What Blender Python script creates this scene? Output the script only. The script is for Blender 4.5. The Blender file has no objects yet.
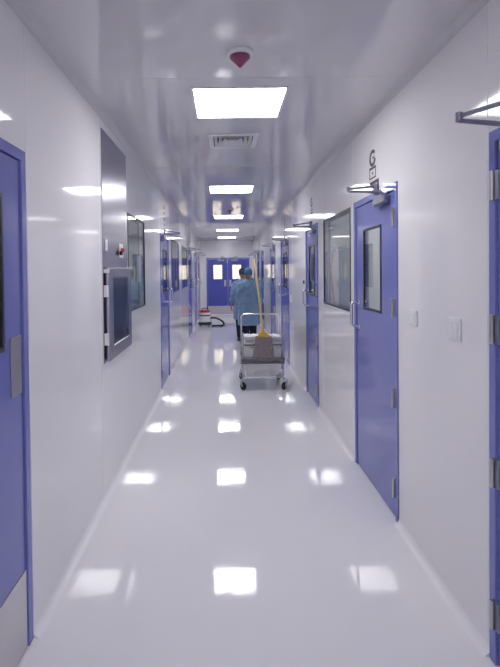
import bpy, bmesh, math, random
from mathutils import Vector, Matrix
random.seed(7)
D = bpy.data
SC = bpy.context.scene
COL = SC.collection
PI = math.pi
R = math.radians

# ------------------------------------------------------------------ room measures (metres)
XL, XR = -0.826, 1.043          # inner faces of the corridor's side walls
H = 2.62                        # ceiling height
YB, YE = -4.0, 17.5             # back end and far end of the corridor
WT = 0.06                       # wall panel thickness
XC = 0.105                      # centre line of lamps

# ------------------------------------------------------------------ materials
def mat(name, col, rough=0.5, metal=0.0, spec=0.5, coat=0.0, coat_rough=0.05, noise=0.0, nscale=8.0,
        bump=0.0, bscale=20.0, emit=None, estr=0.0, rnoise=0.0, sheen=0.0, stretch=None):
    m = D.materials.new(name); m.use_nodes = True
    nt = m.node_tree; N = nt.nodes; L = nt.links
    b = N['Principled BSDF']
    b.inputs['Base Color'].default_value = (*col, 1)
    b.inputs['Roughness'].default_value = rough
    b.inputs['Metallic'].default_value = metal
    b.inputs['Specular IOR Level'].default_value = spec
    b.inputs['Coat Weight'].default_value = coat
    b.inputs['Coat Roughness'].default_value = coat_rough
    b.inputs['Sheen Weight'].default_value = sheen
    tc = N.new('ShaderNodeTexCoord'); mp = N.new('ShaderNodeMapping')
    L.new(tc.outputs['Object'], mp.inputs['Vector'])
    if stretch: mp.inputs['Scale'].default_value = stretch
    if noise > 0 or rnoise > 0:
        n = N.new('ShaderNodeTexNoise'); n.inputs['Scale'].default_value = nscale; n.inputs['Detail'].default_value = 4
        L.new(mp.outputs['Vector'], n.inputs['Vector'])
        if noise > 0:
            mx = N.new('ShaderNodeMix'); mx.data_type = 'RGBA'
            mx.inputs[6].default_value = (*[max(0, c*(1-noise)) for c in col], 1)
            mx.inputs[7].default_value = (*[min(1, c*(1+noise)) for c in col], 1)
            L.new(n.outputs['Fac'], mx.inputs[0]); L.new(mx.outputs[2], b.inputs['Base Color'])
        if rnoise > 0:
            mr = N.new('ShaderNodeMapRange')
            mr.inputs['To Min'].default_value = max(0.01, rough - rnoise); mr.inputs['To Max'].default_value = rough + rnoise
            mr.inputs['From Min'].default_value = 0.3; mr.inputs['From Max'].default_value = 0.7
            L.new(n.outputs['Fac'], mr.inputs['Value']); L.new(mr.outputs['Result'], b.inputs['Roughness'])
    if bump > 0:
        n2 = N.new('ShaderNodeTexNoise'); n2.inputs['Scale'].default_value = bscale; n2.inputs['Detail'].default_value = 2
        L.new(mp.outputs['Vector'], n2.inputs['Vector'])
        bp = N.new('ShaderNodeBump'); bp.inputs['Strength'].default_value = bump; bp.inputs['Distance'].default_value = 0.01
        L.new(n2.outputs['Fac'], bp.inputs['Height']); L.new(bp.outputs['Normal'], b.inputs['Normal'])
        if coat: L.new(bp.outputs['Normal'], b.inputs['Coat Normal'])
    if emit:
        b.inputs['Emission Color'].default_value = (*emit, 1); b.inputs['Emission Strength'].default_value = estr
    return m

def glass_mat(name, tint=(1, 1, 1), ior=1.5, rough=.01):
    m = D.materials.new(name); m.use_nodes = True
    nt = m.node_tree; N = nt.nodes; L = nt.links; N.clear()
    o = N.new('ShaderNodeOutputMaterial'); mx = N.new('ShaderNodeMixShader'); fr = N.new('ShaderNodeFresnel')
    t = N.new('ShaderNodeBsdfTransparent'); g = N.new('ShaderNodeBsdfGlossy')
    # the same reflectance on both faces of a pane
    ge = N.new('ShaderNodeNewGeometry'); mr = N.new('ShaderNodeMapRange')
    mr.inputs['To Min'].default_value = ior; mr.inputs['To Max'].default_value = 1/ior
    L.new(ge.outputs['Backfacing'], mr.inputs['Value']); L.new(mr.outputs['Result'], fr.inputs['IOR'])
    t.inputs['Color'].default_value = (*tint, 1)
    g.inputs['Roughness'].default_value = rough
    L.new(fr.outputs[0], mx.inputs[0]); L.new(t.outputs[0], mx.inputs[1]); L.new(g.outputs[0], mx.inputs[2])
    L.new(mx.outputs[0], o.inputs['Surface'])
    return m

M = dict(
    wall=mat('painted_wall_panel', (.85, .835, .86), .07, coat=.0, spec=.35, noise=.012, nscale=1.5, rnoise=.02, bump=.004, bscale=2),
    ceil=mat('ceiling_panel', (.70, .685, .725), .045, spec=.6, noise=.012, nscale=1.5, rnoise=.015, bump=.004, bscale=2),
    cove=mat('cove_strip', (.84, .83, .87), .25, spec=.5, noise=.02),
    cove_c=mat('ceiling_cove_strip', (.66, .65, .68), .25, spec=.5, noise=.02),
    seam=mat('panel_joint', (.80, .80, .85), .35),
    floor=mat('epoxy_floor', (.82, .81, .845), .05, spec=.35, noise=.02, nscale=1.2, bump=.05, bscale=9, rnoise=.025),
    blue=mat('blue_door_paint', (.17, .19, .50), .11, spec=.5, noise=.03, nscale=3),
    blue_end=mat('deep_blue_door_paint', (.075, .095, .46), .2, spec=.5, noise=.03, nscale=3),
    bluef=mat('blue_frame_paint', (.18, .20, .53), .12, spec=.5, noise=.02),
    dark=mat('black_rubber_gasket', (.02, .02, .035), .4, noise=.1),
    gap=mat('shadow_gap_seal', (.03, .03, .08), .7, noise=.1),
    steel=mat('brushed_steel', (.50, .49, .53), .28, metal=1, noise=.06, nscale=6, stretch=(1, 1, 14), bump=.02, bscale=60),
    hatch=mat('hatch_steel', (.43, .42, .49), .24, metal=1, noise=.08, nscale=4, bump=.02, bscale=8),
    dsteel=mat('dark_steel', (.17, .165, .19), .35, metal=1, noise=.06, nscale=6),
    kick=mat('kick_plate_steel', (.62, .60, .62), .38, metal=1, noise=.1, nscale=2, stretch=(1, 1, 1), bump=.02, bscale=30),
    chrome=mat('chrome', (.78, .78, .80), .12, metal=1, noise=.02),
    silver=mat('silver_paint', (.27, .27, .35), .42, metal=.3, noise=.03),
    white=mat('white_plastic', (.82, .82, .84), .3, noise=.02),
    cream=mat('cream_paint', (.80, .77, .73), .5, noise=.03),
    tub=mat('grey_white_plastic', (.78, .77, .78), .4, noise=.05, nscale=5),
    cloth=mat('white_cotton', (.80, .80, .83), .9, noise=.06, nscale=20, bump=.2, bscale=80),
    black=mat('black_plastic', (.018, .018, .022), .4, noise=.1),
    tyre=mat('black_caster_rubber', (.02, .02, .02), .6, noise=.1),
    yellow=mat('yellow_plastic', (.68, .40, .02), .4, noise=.08, nscale=12),
    pole=mat('pale_yellow_pole', (.70, .52, .17), .4, noise=.08, nscale=8),
    mop=mat('grey_mop_yarn', (.36, .30, .31), .95, noise=.5, nscale=28, stretch=(3, 3, .4), bump=.4, bscale=150),
    mopblue=mat('blue_grey_mop_yarn', (.22, .24, .34), .95, noise=.25, nscale=60, bump=.4, bscale=150),
    red=mat('red_plastic', (.50, .02, .05), .3, noise=.05),
    pink=mat('dusky_red_lens', (.26, .045, .12), .35, noise=.05),
    gown=mat('blue_gown_fabric', (.19, .31, .47), .85, noise=.12, nscale=9, bump=1.0, bscale=11, sheen=.3),
    gown2=mat('blue_gown_fabric_deeper', (.17, .26, .45), .85, noise=.12, nscale=9, bump=1.0, bscale=11, sheen=.3),
    gown3=mat('teal_gown_fabric', (.05, .28, .42), .85, noise=.12, nscale=9, bump=1.0, bscale=11, sheen=.3),
    cap=mat('surgical_cap_fabric', (.055, .14, .24), .9, noise=.12, nscale=20, bump=.3, bscale=60),
    cap2=mat('dark_cap_fabric', (.02, .035, .07), .9, noise=.12, nscale=20, bump=.3, bscale=60),
    trouser=mat('navy_trouser_fabric', (.012, .014, .035), .85, noise=.15, nscale=20),
    skin=mat('skin', (.33, .17, .11), .5, noise=.06, nscale=12),
    eye=mat('eye_dark', (.02, .015, .012), .2, noise=.1),
    ink=mat('black_sign_ink', (.03, .03, .05), .5, noise=.1),
    beige=mat('beige_blind', (.66, .56, .46), .6, noise=.05),
    lamp=mat('lamp_diffuser', (.9, .9, .9), .5, emit=(1.0, .985, 1.0), estr=13.0, noise=.001),
    lamp_room=mat('lamp_diffuser_room', (.9, .9, .9), .5, emit=(1.0, .97, .95), estr=9.0, noise=.001),
    lamp_lobby=mat('lamp_diffuser_lobby', (.9, .9, .9), .5, emit=(1.0, .95, .88), estr=30.0, noise=.001),
    room=mat('room_wall_paint', (.66, .68, .70), .4, noise=.03, nscale=1),
    roomfloor=mat('room_floor', (.5, .5, .55), .3, noise=.03, nscale=1),
    glass=glass_mat('window_glass', (.93, .96, .96)),
    glassb=glass_mat('blue_tinted_glass', (.50, .52, .80), 1.6, .16),
)

# ------------------------------------------------------------------ mesh helpers
def frames(pts):
    T = []
    for i in range(len(pts)):
        a = pts[max(i-1, 0)]; b = pts[min(i+1, len(pts)-1)]
        T.append((b-a).normalized())
    up = Vector((0, 0, 1)) if abs(T[0].z) < .9 else Vector((1, 0, 0))
    n = T[0].cross(up).normalized(); out = []
    for t in T:
        n = (n - t*n.dot(t))
        if n.length < 1e-6: n = t.orthogonal()
        n.normalize(); out.append((n.copy(), t.cross(n).normalized()))
    return out

class MB:
    def __init__(s): s.bm = bmesh.new(); s.mi = 0
    def _f(s, vs):
        try:
            f = s.bm.faces.new(vs); f.material_index = s.mi; return f
        except ValueError: return None
    def box(s, x0, x1, y0, y1, z0, z1):
        v = [s.bm.verts.new(p) for p in ((x0,y0,z0),(x1,y0,z0),(x1,y1,z0),(x0,y1,z0),(x0,y0,z1),(x1,y0,z1),(x1,y1,z1),(x0,y1,z1))]
        for q in ((3,2,1,0),(4,5,6,7),(0,1,5,4),(1,2,6,5),(2,3,7,6),(3,0,4,7)): s._f([v[i] for i in q])
        return s
    def tube(s, pts, r, n=10, flat=1.0):
        pts = [Vector(p) for p in pts]
        rs = r if isinstance(r, (list, tuple)) else [r]*len(pts)
        rings = []
        for p, (a, b), q in zip(pts, frames(pts), rs):
            rings.append([s.bm.verts.new(p + a*(math.cos(2*PI*k/n)*q) + b*(math.sin(2*PI*k/n)*q*flat)) for k in range(n)])
        for A, B in zip(rings, rings[1:]):
            for k in range(n): s._f([A[k], A[(k+1) % n], B[(k+1) % n], B[k]])
        s._f(rings[0][::-1]); s._f(rings[-1])
        return s
    def loft(s, rings):              # rings: list of lists of points, same length
        vr = [[s.bm.verts.new(p) for p in r] for r in rings]
        n = len(vr[0])
        for A, B in zip(vr, vr[1:]):
            for k in range(n): s._f([A[k], A[(k+1) % n], B[(k+1) % n], B[k]])
        s._f(vr[0][::-1]); s._f(vr[-1])
        return s
    def lathe(s, prof, c=(0, 0, 0), n=24, axis='z'):
        c = Vector(c); rings = []
        for r, z in prof:
            ring = []
            for k in range(n):
                a = 2*PI*k/n; u, w = math.cos(a)*r, math.sin(a)*r
                ring.append(c + (Vector((u, w, z)) if axis == 'z' else Vector((z, u, w)) if axis == 'x' else Vector((u, z, w))))
            rings.append(ring)
        return s.loft(rings)
    def ball(s, c, rx, ry, rz, n=14):
        rings = []
        for i in range(n+1):
            t = -PI/2 + PI*i/n; q = max(math.cos(t), .02)
            rings.append([Vector((c[0]+rx*q*math.cos(2*PI*k/n), c[1]+ry*q*math.sin(2*PI*k/n), c[2]+rz*math.sin(t))) for k in range(n)])
        return s.loft(rings)
    def grid(s, axis, a0, a1, b0, b1, t0, t1, holes):
        """slab with rectangular holes; axis 'x': plane coords (y,z), thickness t0..t1 in x; 'y': plane (x,z); 'z': plane (x,y)"""
        A = sorted({a0, a1, *[h[0] for h in holes], *[h[1] for h in holes]}); A = [a for a in A if a0 <= a <= a1]
        B = sorted({b0, b1, *[h[2] for h in holes], *[h[3] for h in holes]}); B = [b for b in B if b0 <= b <= b1]
        def solid(i, j):
            if i < 0 or j < 0 or i >= len(A)-1 or j >= len(B)-1: return False
            ca, cb = (A[i]+A[i+1])/2, (B[j]+B[j+1])/2
            return not any(h[0] < ca < h[1] and h[2] < cb < h[3] for h in holes)
        cache = {}
        def V(i, j, k):
            if (i, j, k) not in cache:
                a, b, t = A[i], B[j], (t0, t1)[k]
                cache[(i, j, k)] = s.bm.verts.new({'x': (t, a, b), 'y': (a, t, b), 'z': (a, b, t)}[axis])
            return cache[(i, j, k)]
        for i in range(len(A)-1):
            for j in range(len(B)-1):
                if not solid(i, j): continue
                s._f([V(i,j,0), V(i,j+1,0), V(i+1,j+1,0), V(i+1,j,0)])
                s._f([V(i,j,1), V(i+1,j,1), V(i+1,j+1,1), V(i,j+1,1)])
                if not solid(i-1, j): s._f([V(i,j,0), V(i,j,1), V(i,j+1,1), V(i,j+1,0)])
                if not solid(i+1, j): s._f([V(i+1,j,0), V(i+1,j+1,0), V(i+1,j+1,1), V(i+1,j,1)])
                if not solid(i, j-1): s._f([V(i,j,0), V(i+1,j,0), V(i+1,j,1), V(i,j,1)])
                if not solid(i, j+1): s._f([V(i,j+1,0), V(i,j+1,1), V(i+1,j+1,1), V(i+1,j+1,0)])
        return s
    def build(s, name, m, parent=None, bevel=0.0, smooth=False, seg=2, remesh=0, sub=0):
        bm = s.bm
        bmesh.ops.recalc_face_normals(bm, faces=bm.faces)
        if parent is not None:
            org = Vector(parent.get('_o', (0, 0, 0)))
            bmesh.ops.translate(bm, vec=-org, verts=bm.verts)
        me = D.meshes.new(name); bm.to_mesh(me); bm.free()
        o = D.objects.new(name, me); COL.objects.link(o)
        for mm in (m if isinstance(m, (list, tuple)) else [m]): me.materials.append(M[mm])
        if parent is not None:
            o.parent = parent; o['_o'] = list(org)
        if remesh:
            r = o.modifiers.new('remesh', 'REMESH'); r.mode = 'VOXEL'; r.voxel_size = remesh; r.use_smooth_shade = True
            sm = o.modifiers.new('smooth', 'SMOOTH'); sm.factor = .5; sm.iterations = 4
        if bevel:
            b = o.modifiers.new('bevel', 'BEVEL'); b.width = bevel; b.segments = seg; b.limit_method = 'ANGLE'; b.angle_limit = R(40)
            b.harden_normals = False
        if sub:
            b = o.modifiers.new('sub', 'SUBSURF'); b.levels = sub; b.render_levels = sub
        if smooth:
            for p in me.polygons: p.use_smooth = True
            me.set_sharp_from_angle(angle=R(38))
        return o

def tag(o, label, cat, group=None, kind=None):
    o['label'] = label
    if cat: o['category'] = cat
    if group: o['group'] = group
    if kind: o['kind'] = kind
    return o
def empty(name, loc, label, cat, group=None, kind=None):
    o = D.objects.new(name, None); COL.objects.link(o); o.location = loc; o['_o'] = list(loc)
    o.empty_display_size = .1
    return tag(o, label, cat, group, kind)

# ------------------------------------------------------------------ openings
# side: -1 left, +1 right; y0 near, y1 far
WZ0, WZ1 = 1.19, 2.055
DZ = 2.068
DZL = 2.042
doorsL = [(0.98, 2.06), (6.40, 7.38), (11.42, 12.55), (13.9, 14.9), (15.6, 16.6)]
doorsR = [(0.90, 1.935), (2.965, 3.945), (5.48, 6.28), (7.93, 9.02), (10.02, 11.04), (12.9, 13.8), (14.6, 15.4), (16.1, 16.9)]
winsL = [(4.26, 5.155), (7.80, 9.02), (9.72, 11.05)]
winsR = [(4.07, 5.17)]
HATCH = (3.36, 4.20, 0.915, 2.52)

# ------------------------------------------------------------------ shell
def wall(name, x0, x1, doors, wins, extra, label):
    m = MB()
    inner = x1 if x0 < 0 else x0
    sgn = 1 if x0 < 0 else -1
    holes = [(a, b, -1, DZL if x0 < 0 else DZ) for a, b in doors] + [(a, b, WZ0, WZ1) for a, b in wins] + extra
    m.grid('x', YB, YE, 0, H, x0, x1, holes)
    m.mi = 1
    return m, inner, sgn
def seams(m, inner, sgn, ys, doors):
    m.mi = 1
    for y in ys:
        z0 = 0.06
        for a, b in doors:
            if a-.03 < y < b+.03: z0 = DZ+.01
        m.box(min(inner, inner+sgn*.0012), max(inner, inner+sgn*.0012), y-.0025, y+.0025, z0, H-.05)
m, inn, sg = wall('wall_left', XL-WT, XL, doorsL, winsL, [(HATCH[0]+.04, HATCH[1]-.04, 0.96, 1.54)], '')
seams(m, inn, sg, [-1.2, 0.0, .95, 2.085, 3.30, 6.37, 7.42, 9.35, 11.38, 12.6, 13.85, 15.0], [])
tag(m.build('wall_left', ['wall', 'seam']), 'long pale glossy panelled wall on the left of the corridor', 'wall', kind='structure')
m, inn, sg = wall('wall_right', XR, XR+WT, doorsR, winsR, [], '')
seams(m, inn, sg, [-1.2, 0.0, .87, 1.96, 4.0, 5.24, 6.32, 7.5, 7.9, 9.06, 9.98, 11.08, 12.0, 12.86, 13.84, 14.56, 15.44], [])
tag(m.build('wall_right', ['wall', 'seam']), 'long pale glossy panelled wall on the right of the corridor', 'wall', kind='structure')
EX0, EX1 = -0.62, 0.90     # end door
m = MB(); m.grid('y', XL-WT, XR+WT, 0, H, YE, YE+WT, [(EX0, EX1, -1, 2.01)])
tag(m.build('wall_end', ['wall']), 'pale end wall around the double door', 'wall', kind='structure')
m = MB(); m.box(XL-WT, XR+WT, YB-WT, YB, 0, H)
tag(m.build('wall_back', ['wall']), 'pale wall closing the corridor behind the viewer', 'wall', kind='structure')
m = MB(); m.box(XL-WT, XR+WT, YB-WT, YE+WT, -.1, 0)
tag(m.build('floor', ['floor']), 'glossy light grey epoxy floor mirroring the ceiling lamps', 'floor', kind='structure')
# ceiling with lamp holes
LW, LL = .28, .28
lamp_y = [-3.45, -0.11, 3.22, 6.58, 9.91, 13.13, 16.03]
VENT = (XC-.02, 4.13, .165, .165)
m = MB()
holes = [(XC-LW, XC+LW, y-LL, y+LL) for y in lamp_y] + [(VENT[0]-VENT[2], VENT[0]+VENT[2], VENT[1]-VENT[3], VENT[1]+VENT[3])]
m.grid('z', XL-WT, XR+WT, YB-WT, YE+WT, H, H+.06, holes)
m.mi = 1
for k in range(-5, 13):
    y = 2.79 + 1.18*k
    if any(abs(y-l) < LL+.03 for l in lamp_y) or abs(y-VENT[1]) < .22: continue
    m.box(XL+.05, XR-.05, y-.002, y+.002, H-.0008, H)
tag(m.build('ceiling', ['ceil', 'cove_c']), 'glossy pale grey metal panel ceiling of the corridor', 'ceiling', kind='structure')
# coves (quarter-round profiles), broken at doors on the floor side
def cove(m, x, sx, z, sz, y0, y1, r, convex=False):
    n = 6; rings = []
    for y in (y0, y1):
        ring = [Vector((x, y, z))]
        for k in range(n+1):
            a = PI/2*k/n
            ring.append(Vector((x+sx*r*(1-math.sin(a)), y, z+sz*r*(1-math.cos(a)))))
        rings.append(ring)
    m.loft(rings)
def baseboard(name, x, sx, doors, label):
    m = MB(); y = YB
    for a, b in sorted(doors):
        cove(m, x, sx, 0, 1, y, a-.002, .038); y = b+.002
    if y < YE: cove(m, x, sx, 0, 1, y, YE, .038)
    tag(m.build(name, ['cove'], smooth=True), label, 'skirting', kind='structure')
baseboard('baseboard_left', XL, 1, doorsL, 'pale curved skirting strip where the left wall meets the floor')
baseboard('baseboard_right', XR, -1, doorsR, 'pale curved skirting strip where the right wall meets the floor')
for i, (x, sx, lab) in enumerate(((XL, 1, 'left'), (XR, -1, 'right'))):
    m = MB(); cove(m, x, sx, H, -1, YB, YE, .042)
    tag(m.build('trim_%d' % (i+1), ['cove_c'], smooth=True), 'curved grey strip along the ceiling edge of the %s wall' % lab, 'trim', kind='structure')

# ------------------------------------------------------------------ rooms behind the side walls (seen through the panes)
def side_room(nm, side, ya, yb, depth, lamps, label, bright='lamp_room'):
    xa = XL-WT if side < 0 else XR+WT
    xb = xa + side*depth
    lo, hi = min(xa, xb), max(xa, xb)
    m = MB(); m.box(lo, hi, ya-.05, ya, 0, H); m.box(lo, hi, yb, yb+.05, 0, H)
    if side < 0: m.box(lo-.05, lo, ya, yb, 0, H)
    else: m.box(hi, hi+.05, ya, yb, 0, H)
    m.mi = 1; m.box(lo, hi, ya, yb, -.1, 0); m.mi = 0
    m.box(lo, hi, ya, yb, H, H+.05)
    tag(m.build('wall_'+nm, ['room', 'roomfloor']), label, 'room', kind='structure')
    for i, y in enumerate(lamps):
        e = empty('ceiling_light', ((lo+hi)/2, y, H-.03), '%s ceiling lamp in the %s' % (['first', 'second', 'third'][i], label), 'lamp')
        q = MB(); q.box((lo+hi)/2-.3, (lo+hi)/2+.3, y-.3, y+.3, H-.03, H-.002); q.build('frame', 'white', e)
        q = MB(); q.box((lo+hi)/2-.27, (lo+hi)/2+.27, y-.27, y+.27, H-.034, H-.0301); q.build('diffuser', bright, e)
side_room('left_store', -1, .2, 2.3, 1.2, [], 'dark side room behind the nearest left door')
side_room('left_laboratory', -1, 4.22, 6.1, 2.4, [5.2], 'bright side room behind the left window')
side_room('left_far_room', -1, 6.2, 17.3, 2.0, [8.4, 12.5], 'long side room behind the far left doors')
side_room('right_near_room', 1, .2, 2.3, 1.2, [], 'dark side room behind the nearest right door')
side_room('right_laboratory', 1, 2.4, 5.75, 2.4, [3.6, 5.0], 'bright side room behind the right window')
side_room('right_far_room', 1, 5.85, 17.3, 2.0, [7.4, 11.0, 15.0], 'long side room behind the far right doors')
# lobby past the double door
m = MB()
m.box(XL-.8, XL-.75, YE+WT, YE+3, 0, H); m.box(XR+.75, XR+.8, YE+WT, YE+3, 0, H); m.box(XL-.8, XR+.8, YE+3, YE+3.05, 0, H)
m.mi = 1; m.box(XL-.8, XR+.8, YE+WT, YE+3, -.1, 0); m.mi = 0; m.box(XL-.8, XR+.8, YE+WT, YE+3, H, H+.05)
tag(m.build('wall_lobby', ['cream', 'roomfloor']), 'cream lobby seen through the panes of the double door', 'room', kind='structure')
e = empty('ceiling_light', (.1, YE+1.5, H-.03), 'square lamp in the lobby past the double door', 'lamp')
q = MB(); q.box(-.4, .6, YE+1.0, YE+2.0, H-.03, H-.002); q.build('frame', 'white', e)
q = MB(); q.box(-.37, .57, YE+1.03, YE+1.97, H-.034, H-.0301); q.build('diffuser', 'lamp_lobby', e)
# slatted blind on lobby wall (warm lines in the panes)
m = MB()
for k in range(14): m.box(-1.3+.2*k, -1.22+.2*k, YE+2.93, YE+2.995, .3, 2.3)
tag(m.build('vertical_blind', ['beige']), 'beige vertical blind on the lobby wall behind the double door', 'blind')

# ------------------------------------------------------------------ doors
def path_arc(pts):  return [Vector(p) for p in pts]
def side_door(n, side, y0, y1, label, hinge='near', wy=None, detail=True, win=True, pull=True, plate=False, closer=True):
    X = XL if side < 0 else XR
    def o(d): return X - side*d            # d metres out from the wall into the corridor
    def bx(m, d0, d1, a, b, c, d): m.box(min(o(d0), o(d1)), max(o(d0), o(d1)), a, b, c, d); return m
    e = empty('door_%d' % n, (X, (y0+y1)/2, 0), label, 'door', kind='structure')
    fw = .045; g = .004; dz = DZL if side < 0 else DZ
    m = MB(); m.grid('x', y0+.001, y1-.001, 0.001, dz-.001, min(o(-WT), o(.009)), max(o(-WT), o(.009)), [(y0+fw, y1-fw, -1, dz-fw)])
    m.build('frame', 'bluef', e, bevel=.003)
    ly0, ly1, lz0, lz1 = y0+fw+g, y1-fw-g, .008, dz-fw-g
    c = (ly0+ly1)/2
    if hinge == 'near': wy0, wy1 = ly0+.27, ly0+.69
    else: wy0, wy1 = ly1-.69, ly1-.27
    if ly1-ly0 < .8:
        wy0, wy1 = c-.19, c+.19
    if wy: wy0, wy1 = wy
    wz0, wz1 = 1.245, 1.84
    m = MB(); m.grid('x', ly0, ly1, lz0, lz1, min(o(-.040), o(-.001)), max(o(-.040), o(-.001)), [(wy0, wy1, wz0, wz1)] if win else [])
    leaf = m.build('leaf', 'blue', e, bevel=.002)
    # dark rubber seal behind the gap
    m = MB(); m.grid('x', y0+fw-.002+.002, y1-fw, 0.004, dz-fw, min(o(-.055), o(-.042)), max(o(-.055), o(-.042)), [(y0+fw+.02, y1-fw-.02, -1, dz-fw-.02)])
    m.build('seal', 'gap', e)
    if win:
        m = MB(); m.grid('x', wy0+.0005, wy1-.0005, wz0+.0005, wz1-.0005, min(o(-.012), o(.004)), max(o(-.012), o(.004)), [(wy0+.018, wy1-.018, wz0+.018, wz1-.018)])
        m.build('window_frame', 'dark', e, bevel=.002)
        m = MB(); bx(m, -.009, -.003, wy0+.017, wy1-.017, wz0+.017, wz1-.017)
        m.build('pane', 'glass', e)
    hy = y0+fw if hinge == 'near' else y1-fw
    s = 1 if hinge == 'near' else -1        # from hinge towards latch
    if True:
        for hz in (.20, .752, 1.305, 1.855):
            m = MB(); bx(m, .0095, .013, hy-.034, hy-.006, hz-.055, hz+.055) if False else None
            m.tube([(o(.019), hy-s*.004, hz-.056), (o(.019), hy-s*.004, hz+.056)], .009, 10)
            bx(m, .0092, .0125, min(hy-s*.02, hy), max(hy-s*.02, hy), hz-.055, hz+.055)
            bx(m, -.0005, .012, min(hy+s*.003, hy+s*.028), max(hy+s*.003, hy+s*.028), hz-.055, hz+.055)
            m.build('hinge', 'steel', e, smooth=True)
    if pull:
        ly = (y1-fw-.075) if hinge == 'near' else (y0+fw+.075)
        m = MB(); pts = []
        z0, z1 = 1.10, 1.29
        pts.append((o(-.004), ly, z0))
        for k in range(6):
            a = PI/2*k/5; pts.append((o(.035+.025*math.sin(a)), ly, z0+.025*(1-math.cos(a))))
        for k in range(6):
            a = PI/2*k/5; pts.append((o(.035+.025*math.cos(a)), ly, z1-.025+.025*math.sin(a)))
        pts.append((o(-.004), ly, z1))
        m.tube(pts, .0115, 10)
        for z in (z0, z1): m.lathe([(.02, -.001 if side > 0 else -.006), (.02, .006 if side > 0 else .001)], (o(.002), ly, z), 16, 'x')
        m.build('handle', 'chrome', e, smooth=True)
    if plate:
        py = ly1-.075
        m = MB(); bx(m, -.0005, .004, py-.035, py+.058, 1.055, 1.29); m.build('push_plate', 'steel', e, bevel=.0015)
        m = MB(); bx(m, -.0005, .004, ly0+.01, ly1-.004, .012, .325); m.build('kick_plate', 'kick', e, bevel=.0015)
    if closer:
        cy = hy + s*.20
        m = MB(); bx(m, .0005, .048, min(cy-s*.11, cy+s*.11), max(cy-s*.11, cy+s*.11), 1.958, 2.012)
        m.lathe([(.016, -.012), (.016, .014)], (o(.026), cy-s*.03, 2.02), 14, 'z')
        cl = m.build('door_closer', 'silver', e, bevel=.012, seg=3)
        a = Vector((o(.026), cy-s*.03, 2.03)); b = Vector((o(.235), cy-s*.01, 2.06)); c2 = Vector((o(.02), cy+s*.14, 2.10))
        a2 = a+Vector((0, 0, .004))
        m = MB(); b_ = Vector((b.x, b.y, 2.045)); m.tube([a2, (a2+b_)/2, b_], [.011, .009, .008], 8)
        m.lathe([(.013, -.018), (.013, .012)], b, 12, 'z'); m.build('closer_arm', 'silver', cl, smooth=True)
        m = MB(); m.tube([b, c2], [.008, .009], 8); bx(m, .0095, .03, min(c2.y-.03, c2.y+.03), max(c2.y-.03, c2.y+.03), 2.065-.02, 2.115)
        m.build('closer_link', 'silver', cl, smooth=True)
    return e

side_door(1, -1, *doorsL[0], 'nearest left blue door with steel push plate and kick plate, cut by the frame', hinge='near', wy=(1.40, 1.85), pull=False, plate=True, closer=False)
side_door(2, -1, *doorsL[1], 'blue door with pull handle in the left wall, between the windows', hinge='near')
side_door(3, -1, *doorsL[2], 'blue door in the left wall just past the last left window', hinge='near')
side_door(4, -1, *doorsL[3], 'narrow sliver of blue door on the far left, level with the vacuum cleaner', hinge='near')
side_door(5, -1, *doorsL[4], 'furthest blue door in the left wall, beside the end wall', hinge='near')
side_door(6, 1, *doorsR[0], 'blue door at the right edge of the photo, only its hinged side showing', hinge='far')
side_door(7, 1, *doorsR[1], 'large blue door with tall window and pull handle beside the two switches', hinge='near')
side_door(8, 1, *doorsR[2], 'blue door in the right wall just beyond the right window', hinge='near')
side_door(9, 1, *doorsR[3], 'third fully visible blue door on the right, directly right of the cart', hinge='near')
side_door(10, 1, *doorsR[4], 'blue door on the right, seen just above the cart rail', hinge='near')
side_door(11, 1, *doorsR[5], 'blue door on the right behind the mop handle', hinge='near')
side_door(12, 1, *doorsR[6], 'blue door far down the right wall, last but one before the end wall', hinge='near')
side_door(13, 1, *doorsR[7], 'furthest blue door in the right wall, beside the end wall', hinge='near')

# end double door
e = empty('door_14', ((EX0+EX1)/2, YE, 0), 'deep blue double door with two bright panes in the end wall', 'door', kind='structure')
m = MB(); m.grid('y', EX0+.001, EX1-.001, .001, 2.009, YE-.01, YE+WT, [(EX0+.04, EX1-.04, -1, 1.97)]); m.build('frame', 'blue_end', e, bevel=.002)
mid = (EX0+EX1)/2 - .01
for (a, b, w) in ((EX0+.044, mid-.002, (-.395, -.045)), (mid+.002, EX1-.044, (.275, .625))):
    wz = (1.235, 1.775)
    m = MB(); m.grid('y', a, b, .008, 1.966, YE-.002, YE+.04, [(w[0], w[1], *wz)])
    lf = m.build('leaf', 'blue_end', e, bevel=.002)
    m = MB(); m.grid('y', w[0]+.0005, w[1]-.0005, wz[0]+.0005, wz[1]-.0005, YE-.007, YE+.044, [(w[0]+.02, w[1]-.02, wz[0]+.02, wz[1]-.02)]); m.build('window_frame', 'dark', lf)
    m = MB(); m.box(w[0]+.019, w[1]-.019, YE+.016, YE+.022, wz[0]+.019, wz[1]-.019); m.build('pane', 'glass', lf)
    m = MB(); m.box(a+.005, b-.005, YE-.006, YE-.0025, .012, .305); m.build('kick_plate', 'kick', lf)
    hx = b-.09 if a < 0 and b < .3 else a+.09
    m = MB(); m.box(hx-.035, hx+.035, YE-.006, YE-.0025, 1.0, 1.22); m.build('push_plate', 'steel', lf)
    cx = (a+b)/2 + (.12 if a < 0 else -.12)
    m = MB(); m.box(cx-.12, cx+.12, YE-.055, YE-.0025, 1.885, 1.94)
    cl = m.build('door_closer', 'silver', lf, bevel=.006)
    m = MB(); m.tube([(cx, YE-.03, 1.955), (cx+.02, YE-.2, 2.05)], .009, 8); m.tube([(cx+.02, YE-.2, 2.05), (cx+.10, YE-.02, 2.05)], .009, 8)
    m.build('closer_arm', 'silver', cl)

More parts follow.
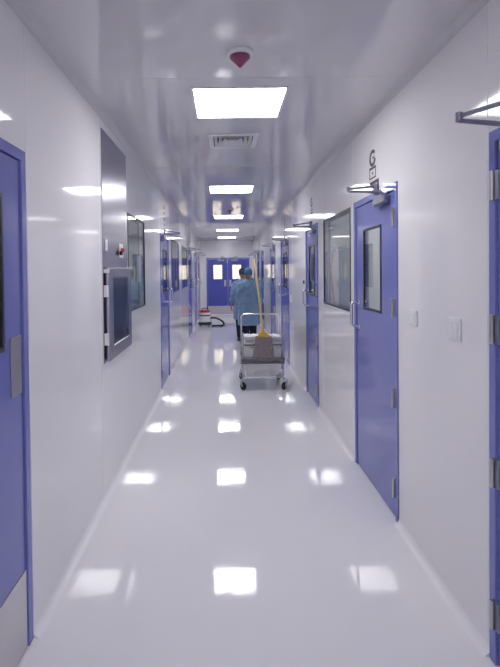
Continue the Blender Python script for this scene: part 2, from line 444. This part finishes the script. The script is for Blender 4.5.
# ------------------------------------------------------------------ windows in the side walls
def side_window(n, side, y0, y1, label):
    X = XL if side < 0 else XR
    def o(d): return X - side*d
    e = empty('window_%d' % n, (X, (y0+y1)/2, WZ0), label, 'window', kind='structure')
    m = MB(); m.grid('x', y0+.0005, y1-.0005, WZ0+.0005, WZ1-.0005, min(o(-.010), o(.0045)), max(o(-.010), o(.0045)), [(y0+.018, y1-.018, WZ0+.018, WZ1-.018)])
    m.build('gasket', 'dark', e, bevel=.002)
    m = MB(); m.grid('x', y0+.0005, y1-.0005, WZ0+.0005, WZ1-.0005, min(o(-.066), o(-.05)), max(o(-.066), o(-.05)), [(y0+.02, y1-.02, WZ0+.02, WZ1-.02)])
    m.build('inner_frame', 'silver', e)
    m = MB(); m.box(min(o(-.007), o(-.001)), max(o(-.007), o(-.001)), y0+.017, y1-.017, WZ0+.017, WZ1-.017); m.build('pane', 'glass', e)
side_window(1, -1, *winsL[0], 'left wall window half hidden behind the steel hatch')
side_window(2, -1, *winsL[1], 'left wall window right after the blue door with the pull handle')
side_window(3, -1, *winsL[2], 'furthest left wall window')
side_window(4, 1, *winsR[0], 'black edged window in the right wall with a mop behind it')

# framed panel on the laboratory partition behind the left window
e = empty('window_5', (-1.2, 6.1, 1.2), 'pale framed inner window seen through the left wall window', 'window', kind='structure')
m = MB(); m.grid('y', -2.2, -.97, 1.15, 2.0, 6.07, 6.099, [(-2.15, -1.02, 1.2, 1.95)]); m.build('window_frame', 'silver', e)
m = MB(); m.box(-2.15, -1.02, 6.085, 6.092, 1.2, 1.95); m.build('pane', 'glass', e)

# ------------------------------------------------------------------ pass-through hatch
e = empty('pass_through_hatch', (XL, 3.78, .915), 'tall stainless steel pass-through hatch with protruding glazed door on the left wall', 'hatch')
y0, y1, z0, z1 = HATCH
m = MB(); m.grid('x', y0, y1, z0, z1, XL+.001, XL+.006, [(y0+.06, y1-.06, .98, 1.52)]); m.build('steel_panel', 'hatch', e, bevel=.002)
m = MB()
cy0, cy1 = y0+.045, y1-.045
m.box(XL-.62, XL-.6, cy0, cy1, .965, 1.535)
m.box(XL-.6, XL-.002, cy0, cy0+.01, .965, 1.535); m.box(XL-.6, XL-.002, cy1-.01, cy1, .965, 1.535)
m.box(XL-.6, XL-.002, cy0+.01, cy1-.01, .965, .975); m.box(XL-.6, XL-.002, cy0+.01, cy1-.01, 1.525, 1.535)
m.build('chamber', 'steel', e)
da, db, dz0, dz1 = 3.385, 4.185, .925, 1.575
m = MB(); m.grid('x', da, db, dz0, dz1, XL+.012, XL+.042, [(da+.13, db-.13, dz0+.10, dz1-.08)])
dr = m.build('hatch_door', 'hatch', e, bevel=.01, seg=3)
m = MB(); m.grid('x', da+.02, db-.02, dz0+.02, dz1-.02, XL+.0065, XL+.0115, [(da+.1, db-.1, dz0+.08, dz1-.07)]); m.build('seal', 'black', dr)
m = MB(); m.box(XL+.026, XL+.038, da+.129, db-.129, dz0+.099, dz1-.079); m.build('pane', 'glassb', dr)
for z in (1.08, 1.41):
    m = MB(); m.box(XL+.007, XL+.034, da-.022, da-.001, z-.04, z+.04); m.box(XL+.014, XL+.022, da-.026, da-.022, z-.012, z+.012)
    m.build('hinge', 'white', dr, bevel=.003)
m = MB(); m.box(XL+.007, XL+.042, da-.012, da-.001, 1.535, 1.56); m.build('catch', 'white', dr, bevel=.002)
m = MB(); m.box(XL+.0062, XL+.010, 3.88, 4.02, 1.655, 1.765); sp = m.build('switch_plate', 'white', e, bevel=.002)
m = MB(); m.lathe([(.018, 0), (.018, .004), (.012, .006), (.012, .012), (.019, .014), (.019, .022), (.015, .025)], (XL+.0101, 3.94, 1.715), 16, 'x'); m.build('knob', 'red', sp, smooth=True)
m = MB(); m.lathe([(.018, 0), (.018, .02), (.013, .022)], (XL+.0101, 3.86+.03, 1.69), 14, 'x'); m.build('knob', 'black', sp, smooth=True)
m = MB(); m.box(XL+.0062, XL+.0085, 3.43, 3.49, 1.69, 1.77); m.build('label_plate', 'white', e, bevel=.001)
m = MB(); m.box(XL+.0062, XL+.0085, 3.62, 3.64, 2.12, 2.145); m.build('keyhole', 'black', e)

# ------------------------------------------------------------------ ceiling fittings
places = ['nearest and largest lit panel in the ceiling, over the vent', 'second lit ceiling panel, beyond the vent', 'third lit ceiling panel along the corridor',
          'fourth lit ceiling panel along the corridor', 'furthest lit ceiling panel, before the end wall']
li = 0
for y in lamp_y:
    if y > 1: lab = places[li]; li += 1
    else: lab = 'lit ceiling panel %s the viewer' % ('far behind' if y < -1 else 'right above')
    e = empty('ceiling_light', (XC, y, H), lab, 'lamp', group='square ceiling light panels')
    m = MB(); m.grid('z', XC-LW-.012, XC+LW+.012, y-LL-.012, y+LL+.012, H-.004, H-.0005, [(XC-LW+.004, XC+LW-.004, y-LL+.004, y+LL-.004)]); m.build('frame', 'white', e)
    m = MB(); m.box(XC-LW+.001, XC+LW-.001, y-LL+.001, y+LL-.001, H-.0002, H+.03); m.build('diffuser', 'lamp', e)
# vent
vx, vy, vw, vd = VENT
e = empty('ceiling_vent', (vx, vy, H), 'white square louvred air vent in the ceiling behind the first lamp', 'vent')
m = MB(); m.grid('z', vx-.2, vx+.2, vy-.215, vy+.215, H-.008, H-.0005, [(vx-vw+.005, vx+vw-.005, vy-vd+.005, vy+vd-.005)]); m.build('frame', 'white', e, bevel=.003)
m = MB(); m.box(vx-vw+.002, vx+vw-.002, vy-vd+.002, vy+vd-.002, H+.05, H+.058); m.build('backing', 'ink', e)
m = MB()
for k in range(4):
    w = vw-.012-.038*k; d = vd-.012-.038*k
    if w < .02: break
    n = 4; w2, d2 = w-.024, d-.024
    outer = [Vector((vx+a*w, vy+b*d, H-.004)) for a, b in ((-1,-1),(1,-1),(1,1),(-1,1))]
    inner = [Vector((vx+a*w2, vy+b*d2, H+.02)) for a, b in ((-1,-1),(1,-1),(1,1),(-1,1))]
    up = Vector((0, 0, .003))
    vs = [[m.bm.verts.new(p) for p in L_] for L_ in (outer, inner, [p+up for p in inner], [p+up for p in outer])]
    for A, B in zip(vs, vs[1:]+vs[:1]):
        for q in range(4): m._f([A[q], A[(q+1) % 4], B[(q+1) % 4], B[q]])
m.box(vx-vw+.004, vx+vw-.004, vy-.004, vy+.004, H+.022, H+.028); m.box(vx-.004, vx+.004, vy-vd+.004, vy+vd-.004, H+.029, H+.035)
m.build('louvre', 'white', e)
# detectors
for x, y, lab in ((.09, 2.465, 'white smoke detector with dusky red cone, nearest on the ceiling'), (.116, 8.65, 'small smoke detector far down the ceiling, past the second lamp')):
    e = empty('smoke_detector', (x, y, H), lab, 'smoke detector', group='smoke detectors on the ceiling')
    m = MB(); m.lathe([(.066, -.001), (.066, -.010), (.056, -.018), (.03, -.02)], (x, y, H), 28); m.build('base', 'white', e, smooth=True)
    m = MB(); m.lathe([(.050, -.0205), (.051, -.028), (.046, -.034), (.008, -.074), (.002, -.077)], (x, y, H), 28); m.build('cone', 'pink', e, smooth=True)

# ------------------------------------------------------------------ wall fittings
def plate(name, y0, y1, z0, z1, label, rockers=1):
    e = empty(name, (XR, (y0+y1)/2, (z0+z1)/2), label, 'switch', group='white wall plates between the two right doors')
    m = MB(); m.box(XR-.010, XR-.001, y0, y1, z0, z1); m.build('plate', 'white', e, bevel=.003)
    w = (y1-y0-.03)/rockers
    for k in range(rockers):
        m = MB(); m.box(XR-.0135, XR-.0101, y0+.015+w*k+.001, y0+.015+w*(k+1)-.001, z0+.015, z1-.015); m.build('rocker', 'white', e, bevel=.0015)
plate('light_switch', 2.665, 2.770, 1.23, 1.315, 'smaller white switch plate, nearer the large blue door', 1)
plate('light_switch', 2.172, 2.284, 1.215, 1.318, 'larger white switch plate with two rockers, nearer the viewer', 2)
m = MB(); m.lathe([(.022, -.009), (.022, -.0)], (XR, 6.44, 1.385), 16, 'x'); m.box(XR-.016, XR-.008, 6.42, 6.46, 1.365, 1.405)
tag(m.build('push_button', 'black'), 'small black button on the right wall beyond the second right door', 'button')
m = MB(); m.box(XR-.012, XR-.001, 7.66, 7.74, 1.04, 1.15)
tag(m.build('wall_socket', 'white', bevel=.002), 'tiny white plate on the right wall before the third right door', 'socket')

# lettering over the doors: strokes laid on the wall
def glyph(kind, side, yc, zc, w, h, parent):
    """strokes in (u, z); u grows to the reader's right when facing the wall"""
    X = XL if side < 0 else XR
    m = MB(); t0, t1 = .0006, .002
    def o(d): return X-side*d
    def P(u, z, d): return Vector((o(d), yc - side*u, z))
    def bar(u0, u1, a, b):
        ya, yb = yc-side*u0, yc-side*u1
        m.box(min(o(t0), o(t1)), max(o(t0), o(t1)), min(ya, yb), max(ya, yb), a, b)
    if kind == 'ring':
        n = 26; rings = []
        for k in range(n+1):
            a = R(40) + (2*PI-R(55))*k/n
            c, s_ = math.cos(a), math.sin(a)
            rings.append([P(c*w/2, zc+s_*h/2, t0), P(c*w*.30, zc+s_*h*.31, t0), P(c*w*.30, zc+s_*h*.31, t1), P(c*w/2, zc+s_*h/2, t1)])
        m.loft(rings); bar(.0, w*.30, zc-h*.05, zc+h*.04)
    elif kind == 'box':
        tk = h*.2
        bar(-w/2, w/2, zc+h/2-tk, zc+h/2); bar(-w/2, -w/2+.010, zc-h/2, zc+h/2-tk); bar(w/2-.010, w/2, zc-h/2, zc+h/2-tk); bar(-w/2+.010, w/2-.010, zc-h/2, zc-h/2+tk*.6); bar(-.012, .012, zc-h*.12, zc+h*.05)
    elif kind == 'seven':
        bar(-w/2, w/2, zc+h/2-h*.28, zc+h/2); bar(w/2-.03, w/2, zc-h/2, zc+h/2-h*.28)
    elif kind == 'dot':
        bar(-w/2, w/2, zc-h/2, zc+h/2)
    elif kind == 'tri':
        q = [(-w/2, zc-h/2), (w/2, zc), (-w/2, zc+h/2)]
        m.loft([[P(u, z, t0) for u, z in q], [P(u, z, t1) for u, z in q]])
    m.build('character', 'ink', parent)
def sign(side, y, z, label, chars):
    X = XL if side < 0 else XR
    e = empty('door_lettering', (X, y, z), label, 'sign', group='black characters over the doors')
    for k, dy, dz, w, h in chars: glyph(k, side, y+dy, z+dz, w, h, e)
sign(1, 3.46, 2.16, 'stacked black characters over the large right door, ring on top', [('ring', 0, .155, .145, .115), ('box', 0, .053, .145, .082), ('seven', -.035, -.045, .2, .075)])
sign(1, 5.86, 2.10, 'stacked black characters over the blue door beyond the right window', [('ring', 0, .24, .13, .11), ('box', 0, .15, .13, .02), ('dot', 0, .11, .10, .03), ('tri', 0, -.0, .14, .06)])
sign(1, 8.45, 2.10, 'tiny black characters over the third door on the right', [('ring', 0, .26, .12, .10), ('box', 0, .17, .12, .05), ('dot', 0, .10, .12, .03), ('dot', 0, .03, .12, .03)])
sign(-1, 6.9, 2.10, 'column of small black characters over the left door between windows', [('box', 0, .33, .10, .045), ('dot', 0, .25, .11, .03), ('dot', 0, .17, .12, .03), ('dot', 0, .09, .12, .025), ('box', 0, .02, .12, .03)])

# ------------------------------------------------------------------ cleaning cart
cx0, cx1, cyn, cyf = .235, .755, 6.40, 6.98
cc = (cx0+cx1)/2
e = empty('cleaning_cart', (cc, (cyn+cyf)/2, 0), 'steel tube cleaning cart on casters standing on the right of the corridor', 'cart')
m = MB()
for x in (cx0, cx1):
    m = MB(); m.tube([(x, cyn, .13), (x, cyn, .74)], .0115, 10); m.build('front_post', 'steel', e, smooth=True)
m = MB(); r = .05; pts = [(cx0, cyf, .13), (cx0, cyf, .93-r)]
for k in range(1, 6):
    a = PI/2*k/5; pts.append((cx0+r*(1-math.cos(a)), cyf, .93-r+r*math.sin(a)))
for k in range(0, 6):
    a = PI/2*k/5; pts.append((cx1-r+r*math.sin(a), cyf, .93-r+r*math.cos(a)))
pts.append((cx1, cyf, .13)); m.tube(pts, .0125, 10); m.build('push_handle', 'chrome', e, smooth=True)
for z, nm in ((.155, 'bottom_rail'), (.575, 'top_rail')):
    m = MB()
    for y in (cyn, cyf): m.tube([(cx0, y, z), (cx1, y, z)], .010, 8)
    for x in (cx0, cx1): m.tube([(x, cyn, z), (x, cyf, z)], .010, 8)
    for k in range(1, 5): m.tube([(cx0+(cx1-cx0)*k/5, cyn, z-.004), (cx0+(cx1-cx0)*k/5, cyf, z-.004)], .005, 6)
    m.build(nm, 'dsteel' if z > .5 else 'steel', e, smooth=True)
# middle tray: rim with base
m = MB(); m.box(cx0-.01, cx1+.01, cyn-.012, cyf+.01, .355, .362)
m.grid('z', cx0-.02, cx1+.02, cyn-.022, cyf+.02, .362, .40, [(cx0-.008, cx1+.008, cyn-.010, cyf+.008)])
m.build('tray', 'dsteel', e, bevel=.003)
m = MB(); m.tube([(cx0-.02, cyn-.03, .408), (cx1+.02, cyn-.03, .408)], .009, 8); m.tube([(cx0-.02, cyn-.03, .345), (cx1+.02, cyn-.03, .345)], .009, 8)
m.build('bumper_rail', 'dsteel', e, smooth=True)
for x, y in ((cx0-.015, cyn-.02), (cx1+.015, cyn-.02), (cx0-.01, cyf), (cx1+.01, cyf)):
    m = MB(); m.tube([(x, y, .155), (x, y, .115)], .010, 8); m.box(x-.022, x+.022, y-.018, y+.018, .105, .112)
    for s in (-1, 1): m.loft([[Vector((x+s*.020-.002, y-.018, .106)), Vector((x+s*.020-.002, y+.018, .106)), Vector((x+s*.020-.002, y-.012, .04)), Vector((x+s*.020-.002, y-.03, .05))],
                              [Vector((x+s*.020+.002, y-.018, .106)), Vector((x+s*.020+.002, y+.018, .106)), Vector((x+s*.020+.002, y-.012, .04)), Vector((x+s*.020+.002, y-.03, .05))]])
    bmesh.ops.rotate(m.bm, verts=m.bm.verts, cent=(x, y, .05), matrix=Matrix.Rotation(R(40 if x < cc else -35), 3, 'Z'))
    cs = m.build('caster', 'steel', e)
    m = MB(); m.lathe([(.02, -.014), (.046, -.012), (.050, -.006), (.050, .006), (.046, .012), (.02, .014)], (x, y-.02, .0505), 22, 'x'); bmesh.ops.rotate(m.bm, verts=m.bm.verts, cent=(x, y, .05), matrix=Matrix.Rotation(R(40 if x < cc else -35), 3, 'Z')); m.build('wheel', 'tyre', cs, smooth=True)
# diagonal side braces
for x in (cx0, cx1):
    m = MB(); m.tube([(x, cyn, .34), (x+.012*(1 if x < cc else -1), cyn+.1, .25), (x, cyf, .17)], .006, 6); m.build('brace', 'steel', e, smooth=True)
# things on the cart
def tub(x0, x1, y0, y1, z0, z1, taper=.02, wall_=.006):
    m = MB()
    def ring(i, z, g=0): return [Vector(p) for p in ((x0+i+g, y0+i+g, z), (x1-i-g, y0+i+g, z), (x1-i-g, y1-i-g, z), (x0+i+g, y1-i-g, z))]
    rs = [ring(taper, z0), ring(0, z1-.015), ring(-.012, z1-.014), ring(-.012, z1), ring(0, z1, wall_), ring(taper, z0+.01, wall_)]
    m.loft(rs); return m
m = tub(cx0+.028, cx1-.028, cyn+.02, cyf-.04, .168, .338)
tb = tag(m.build('plastic_tub', 'tub', bevel=.004), 'large pale grey plastic tub on the bottom of the cart', 'tub')
tb['_o'] = [0, 0, 0]
m = MB(); m.tube([(cc-.11, cyn+.022, .20), (cc-.075, cyn+.008, .235), (cc+.075, cyn+.008, .235), (cc+.11, cyn+.022, .20)], .005, 8); m.build('handle', 'steel', tb, smooth=True)
for a, b, lab in ((cx0+.018, cc-.12, 'left white plastic box on the cart tray, beside the mop yarn'), (cc+.12, cx1-.018, 'right white plastic box on the cart tray, beside the mop yarn')):
    m = tub(a, b, cyn+.03, cyf-.06, .3625, .53, .008)
    tag(m.build('storage_box', 'white', bevel=.003), lab, 'box', group='white boxes on the cart tray')
m = tub(cc-.105, cc+.105, cyn+.05, cyf-.06, .3625, .50, .008)
tag(m.build('storage_box', 'tub', bevel=.003), 'grey plastic box on the cart tray behind the mop yarn', 'box', group='white boxes on the cart tray')
def folded(x0, x1, y0, y1, z0, h, label):
    m = MB(); n = 12; rings = []
    for yi in range(7):
        y = y0+(y1-y0)*yi/6
        top = [Vector((x0+(x1-x0)*k/n, y, z0+h+.004*math.sin(k*1.1+yi*.9)+random.uniform(-.002, .002))) for k in range(n+1)]
        bot = [Vector((x1-(x1-x0)*k/n, y, z0)) for k in range(n+1)]
        rings.append(top+bot)
    m.loft(rings)
    tag(m.build('folded_cloth', 'cloth', bevel=.006, smooth=True), label, 'cloth', group='folded white cloths on the cart top')
for (a, b, s) in ((cx0+.016, cc-.03, 'left'), (cc+.0, cx1-.016, 'right')):
    folded(a, b, cyn+.012, cyn+.30, .586, .028, 'folded white cloth, bottom of the %s pile on the cart' % s)
    folded(a+.008, b-.006, cyn+.06, cyn+.30, .619, .030, 'folded white cloth, middle of the %s pile on the cart' % s)
    folded(a+.002, b-.002, cyn+.005, cyn+.30, .655, .030, 'folded white cloth, top of the %s pile on the cart' % s)

def mop(name, label, top, neck, head_dir, wpx, length, yarn, over=None):
    """top: pole end, neck: where pole meets clamp"""
    top, neck = Vector(top), Vector(neck)
    e = empty(name, neck, label, 'mop')
    d = (neck-top).normalized()
    m = MB(); m.tube([top, top+d*.01, neck], [.008, .012, .012], 10); m.build('pole', 'pole', e, smooth=True)
    side = Vector((1, 0, 0))
    f = d.cross(side).normalized()
    c1 = neck + d*.085
    m = MB()
    def sec(c, w, t): return [c+side*w+f*t, c-side*w+f*t, c-side*w-f*t, c+side*w-f*t]
    m.loft([sec(neck-d*.03, .016, .016), sec(neck+d*.02, .02, .018), sec(neck+d*.045, .05, .016), sec(c1-d*.015, wpx*.34, .018), sec(c1, wpx*.38, .022)])
    m.build('clamp', 'yellow', e, bevel=.005)
    m = MB(); nS = 17
    for k in range(nS):
        for row in range(2):
            u = (k+.5)/nS*2-1
            st = c1 + side*(u*wpx*.43) + Vector((0, -.006+.014*row, 0)) - d*.01
            pts = [st]
            for j in range(1, 7):
                t = j/6
                drop = head_dir*length*t*(1+.06*random.uniform(-1, 1))
                out = side*(u*wpx*(.13*t)) + Vector((0, -.018*math.sin(PI*min(1, t*1.3))*(1-row*.6), 0))
                pts.append(st+drop+out+Vector((random.uniform(-.003, .003), random.uniform(-.003, .003), 0)))
            m.tube(pts, [.0075]*6+[.006], 6)
    m.build('yarn', yarn, e, smooth=True)
mop('string_mop', 'yellow-handled string mop standing in the cart, grey yarn hanging over its front', (.402, 6.52, 1.695), (.487, 6.30, .78), Vector((.02, -.02, -1)), .235, .29, 'mop')
mop('string_mop', 'mop standing upside down behind the right wall window', (1.34, 5.46, .01), (1.198, 5.57, 1.60), Vector((.02, -.02, .30)), .10, .45, 'mopblue')

# ------------------------------------------------------------------ vacuum cleaner
vx, vy = -.55, 13.9
e = empty('vacuum_cleaner', (vx, vy, 0), 'red-topped white drum vacuum cleaner on the floor by the far left wall', 'vacuum cleaner')
m = MB(); m.lathe([(.14, .035), (.185, .04), (.195, .08), (.175, .115), (.14, .1155)], (vx, vy, 0), 24); m.build('dolly', 'black', e, smooth=True)
for a in (45, 135, 225, 315):
    x, y = vx+.165*math.cos(R(a)), vy+.165*math.sin(R(a))
    m = MB(); m.lathe([(.02, -.014), (.034, -.012), (.035, 0), (.034, .012), (.02, .014)], (x, y, .036), 16, 'x'); m.build('wheel', 'tyre', e, smooth=True)
m = MB(); m.lathe([(.13, .116), (.155, .122), (.158, .27), (.15, .285)], (vx, vy, 0), 28); m.build('drum', 'white', e, smooth=True)
m = MB(); m.lathe([(.152, .286), (.165, .29), (.165, .312), (.155, .318)], (vx, vy, 0), 28); m.build('clamp_band', 'black', e, smooth=True)
m = MB(); m.lathe([(.155, .319), (.160, .33), (.158, .375), (.15, .385)], (vx, vy, 0), 28); m.build('motor_collar', 'white', e, smooth=True)
m = MB(); m.lathe([(.155, .386), (.155, .41), (.13, .445), (.07, .46), (.01, .462)], (vx, vy, 0), 28); hd = m.build('motor_head', 'red', e, smooth=True)
m = MB(); m.tube([(vx-.09, vy, .44), (vx-.08, vy, .485), (vx-.04, vy, .50), (vx+.04, vy, .50), (vx+.08, vy, .485), (vx+.09, vy, .44)], .012, 8); m.build('handle', 'black', hd, smooth=True)
m = MB()
P0 = [(vx+.155, vy-.02, .22), (vx+.22, vy-.03, .235), (vx+.32, vy-.03, .22), (vx+.42, vy-.04, .18), (vx+.50, vy-.04, .12), (vx+.53, vy-.06, .06), (vx+.49, vy-.1, .024), (vx+.35, vy-.15, .022), (vx+.2, vy-.22, .022)]
# smooth the hose with Catmull-Rom
def cr(P, n=6):
    P = [Vector(p) for p in P]; Q = [P[0]]+P+[P[-1]]; out = []
    for i in range(1, len(Q)-2):
        for k in range(n):
            t = k/n; a, b, c, d = Q[i-1], Q[i], Q[i+1], Q[i+2]
            out.append(.5*((2*b)+(c-a)*t+(2*a-5*b+4*c-d)*t*t+(3*b-a-3*c+d)*t**3))
    out.append(P[-1]); return out
pp = cr(P0); m.tube(pp, [.030 if k % 2 else .026 for k in range(len(pp))], 10); m.build('hose', 'black', e, smooth=True)
m = MB(); m.tube(cr([(vx+.05, vy-.19, .07), (vx+.1, vy-.3, .006), (vx+.3, vy-.42, .006), (vx+.5, vy-.36, .006), (vx+.42, vy-.28, .006), (vx+.6, vy-.2, .006)]), .005, 6); m.build('power_cord', 'black', e)

# ------------------------------------------------------------------ people
def oval(cx, cy, z, a, b, n=20, rot=0):
    out = []
    for k in range(n):
        t = 2*PI*k/n; u, v = a*math.cos(t), b*math.sin(t)
        out.append(Vector((cx+u*math.cos(rot)-v*math.sin(rot), cy+u*math.sin(rot)+v*math.cos(rot), z)))
    return out
def person(loc, rot, scale, label, gown, cap, arms, legs):
    """local figure faces +y, height 1.66, built then placed; arms: per side (shoulder, elbow, wrist, tip)"""
    e = empty('person', (0, 0, 0), label, 'person')
    # body: head, neck, trunk, legs and arms as one surface
    m = MB()
    m.ball((0, .01, 1.545), .073, .092, .112, 18); m.tube([(0, .06, 1.46), (0, .045, 1.50)], [.035, .05], 10)
    m.tube([(0, -.01, 1.36), (0, 0, 1.48)], [.056, .05], 12)
    m.tube([(0, .095, 1.565), (0, .118, 1.53), (0, .105, 1.52)], [.008, .014, .010], 8)           # nose
    for s in (-1, 1):
        m.ball((s*.074, .005, 1.54), .010, .018, .030, 8)                                          # ear
        m.ball((s*.03, .085, 1.575), .020, .012, .008, 8)                                          # brow
    m.tube([(-.022, .090, 1.49), (0, .099, 1.491), (.022, .090, 1.49)], [.005, .008, .005], 8)     # mouth
    m.loft([oval(0, 0, z, a, b) for z, a, b in ((.84, .15, .10), (.95, .165, .115), (1.08, .135, .10), (1.22, .15, .105), (1.33, .17, .10), (1.38, .12, .08), (1.41, .06, .055))])
    for s, (hip, knee, ank, toe) in zip((-1, 1), legs):
        m.tube([hip, knee, ank], [.085, .058, .038], 12)
    for s, (sh, el, wr, tip) in zip((-1, 1), arms):
        sh, el, wr, tip = map(Vector, (sh, el, wr, tip))
        m.tube([sh, el, wr], [.045, .036, .024], 12)
        d = (tip-wr).normalized(); side = d.cross(Vector((0, 1, 0)) if abs(d.y) < .8 else Vector((0, 0, 1))).normalized()
        fwd = side.cross(d).normalized()     # palm width direction
        pm = wr+d*.085
        m.loft([[wr+fwd*a*.026+side*b*.016 for a, b in ((1, 1), (-1, 1), (-1, -1), (1, -1))], [pm+fwd*a*.040+side*b*.013 for a, b in ((1, 1), (-1, 1), (-1, -1), (1, -1))]])
        inn = side * (1 if side.x*s < 0 else -1)
        for k, ln in enumerate((.068, .078, .072, .055)):
            b0 = pm+fwd*(.030-.0205*k)-d*.01
            m.tube([b0, b0+d*(.01+ln*.45), b0+d*(.01+ln*.8)+inn*.012, b0+d*(.01+ln)+inn*.03], [.0092, .009, .008, .0065], 8)
        tb0 = wr+d*.03+fwd*.022
        m.tube([tb0, tb0+d*.03+fwd*.025, tb0+d*.06+fwd*.034+inn*.012], [.012, .010, .008], 8)
    m.build('body', 'skin', e, remesh=.0065)
    for s in (-1, 1):
        q = MB(); q.ball((s*.03, .094, 1.557), .011, .006, .006, 10); q.build('eye', 'eye', e)
    # cap
    m = MB(); m.loft([oval(0, .0+.006*k, z, a, b, 24) for k, (z, a, b) in enumerate(((1.515, .078, .082), (1.54, .084, .098), (1.58, .088, .104), (1.62, .085, .101), (1.655, .066, .08), (1.675, .035, .045), (1.68, .01, .01)))])
    # move front edge up so that the face stays free
    for v in m.bm.verts:
        if v.co.z < 1.59 and v.co.y > .03: v.co.z += min(.06, (v.co.y-.03)*1.2)*(1.59-v.co.z)/.075
    m.build('cap', cap, e, smooth=True, sub=1)
    # gown: trunk with flare and folds, sleeves joined in
    m = MB(); rings = []
    prof = [(.50, .225, .175), (.60, .22, .17), (.75, .213, .162), (.92, .206, .155), (1.08, .188, .138), (1.22, .196, .138), (1.32, .20, .128), (1.37, .165, .11), (1.405, .10, .085), (1.43, .068, .066)]
    for i, (z, a, b) in enumerate(prof):
        r_ = oval(0, 0, z, a, b, 40)
        amp = .014*max(0, (1.25-z)/.75)
        for k, p in enumerate(r_):
            t = 2*PI*k/40; q = 1+amp/.2*(math.sin(7*t+z*1.5)+.5*math.sin(13*t+z*3))
            p.x *= q; p.y *= q
        rings.append(r_)
    m.loft(rings)
    for s, (sh, el, wr, tip) in zip((-1, 1), arms):
        sh, el, wr = map(Vector, (sh, el, wr))
        m.tube([sh+Vector((-s*.03, 0, .0)), sh, (sh+el)/2, el, (el+wr)/2, wr+(wr-el)*-.06], [.06, .07, .068, .064, .055, .038], 14)
    gw = m.build('gown', gown, e, remesh=.012)
    tx = D.textures.get('wrinkles') or D.textures.new('wrinkles', 'CLOUDS'); tx.noise_scale = .09; tx.noise_depth = 2
    dm = gw.modifiers.new('wrinkles', 'DISPLACE'); dm.texture = tx; dm.strength = .045; dm.mid_level = .5; dm.texture_coords = 'LOCAL'
    m = MB(); m.tube([(-.207, 0, 1.06), (-.12, -.128, 1.055), (0, -.156, 1.05), (.12, -.128, 1.055), (.207, 0, 1.06)], .007, 6)
    m.tube([(.0, -.158, 1.05), (-.02, -.166, .95), (-.03, -.175, .86)], .006, 6); m.tube([(.0, -.158, 1.05), (.03, -.166, .97), (.035, -.172, .90)], .006, 6)
    m.build('tie_belt', gown, e, smooth=True)
    m = MB()
    for s, (hip, knee, ank, toe) in zip((-1, 1), legs):
        m.tube([hip, (Vector(hip)+Vector(knee))/2, knee, ank], [.10, .092, .078, .062], 14)
    m.loft([oval(0, 0, z, .165, .12) for z in (.78, .98)])
    m.build('trousers', 'trouser', e, remesh=.012)
    for s, (hip, knee, ank, toe) in zip((-1, 1), legs):
        ank, toe = Vector(ank), Vector(toe); dd = (toe-ank); dd.z = 0; dd.normalize(); sd = Vector((dd.y, -dd.x, 0))
        m = MB(); z0 = ank.z-.075
        def sec(c, w, h): return [c+sd*w, c+sd*w*.8+Vector((0, 0, h)), c-sd*w*.8+Vector((0, 0, h)), c-sd*w]
        b0 = Vector((ank.x, ank.y, z0))
        m.loft([sec(b0-dd*.07, .028, .06), sec(b0-dd*.02, .040, .085), sec(b0+dd*.06, .042, .07), sec(b0+dd*.13, .047, .045), sec(b0+dd*.18, .03, .03)])
        m.build('shoe', 'black', e, bevel=.008, smooth=True)
    e.location = loc; e.rotation_euler = (0, 0, rot); e.scale = (scale,)*3
    return e
legsA = [((-.085, 0, .86), (-.09, .03, .47), (-.09, -.03, .075), (-.09, .1, 0)), ((.085, 0, .86), (.09, .05, .47), (.09, .04, .075), (.09, .2, 0))]
armsA = [((-.175, 0, 1.33), (-.215, -.03, 1.06), (-.175, .19, .97), (-.15, .34, .98)), ((.175, 0, 1.33), (.215, -.03, 1.06), (.17, .19, .98), (.14, .34, .99))]
person((.475, 9.75, 0), R(-4), .955, 'person in pale blue gown and cap seen from behind, in the middle, behind the cart', 'gown', 'cap', armsA, legsA)
armsB = [((-.175, 0, 1.33), (-.25, -.01, 1.08), (-.262, .04, .84), (-.262, .06, .66)), ((.175, 0, 1.33), (.22, -.03, 1.08), (.17, .17, .97), (.14, .32, .98))]
person((.41, 10.9, 0), R(12), .955, 'person in blue gown with bare hand hanging, half hidden at the left of the other', 'gown2', 'cap2', armsB, legsA)
person((.755, 15.9, 0), R(150), .955, 'person in teal gown far off by the double door, mirrored in the right wall', 'gown3', 'cap2', armsA, legsA)

for o in D.objects:
    if '_o' in o: del o['_o']

# ------------------------------------------------------------------ world, camera, view
w = D.worlds.new('World'); SC.world = w; w.use_nodes = True
w.node_tree.nodes['Background'].inputs[0].default_value = (.5, .52, .6, 1)
w.node_tree.nodes['Background'].inputs[1].default_value = .05
cam = D.cameras.new('Camera'); co = D.objects.new('Camera', cam); COL.objects.link(co)
cam.sensor_fit = 'VERTICAL'; cam.sensor_height = 24; cam.lens = 24*495/667
cam.shift_x = 0.03884; cam.shift_y = -0.08075
cam.clip_start = .02
pitch, roll = R(1.0), R(0.6)
Fw = Vector((0, math.cos(pitch), -math.sin(pitch))); Up = Vector((0, math.sin(pitch), math.cos(pitch))); Rt = Vector((1, 0, 0))
R2 = Rt*math.cos(-roll)+Up*math.sin(-roll); U2 = Up*math.cos(-roll)-Rt*math.sin(-roll)
mw = Matrix((R2, U2, -Fw)).transposed().to_4x4(); mw.translation = (0, 0, 1.54)
co.matrix_world = mw
SC.camera = co
SC.view_settings.view_transform = 'Standard'; SC.view_settings.look = 'None'; SC.view_settings.gamma = 1
SC.view_settings.use_curve_mapping = False
SC.view_settings.exposure = 0.43
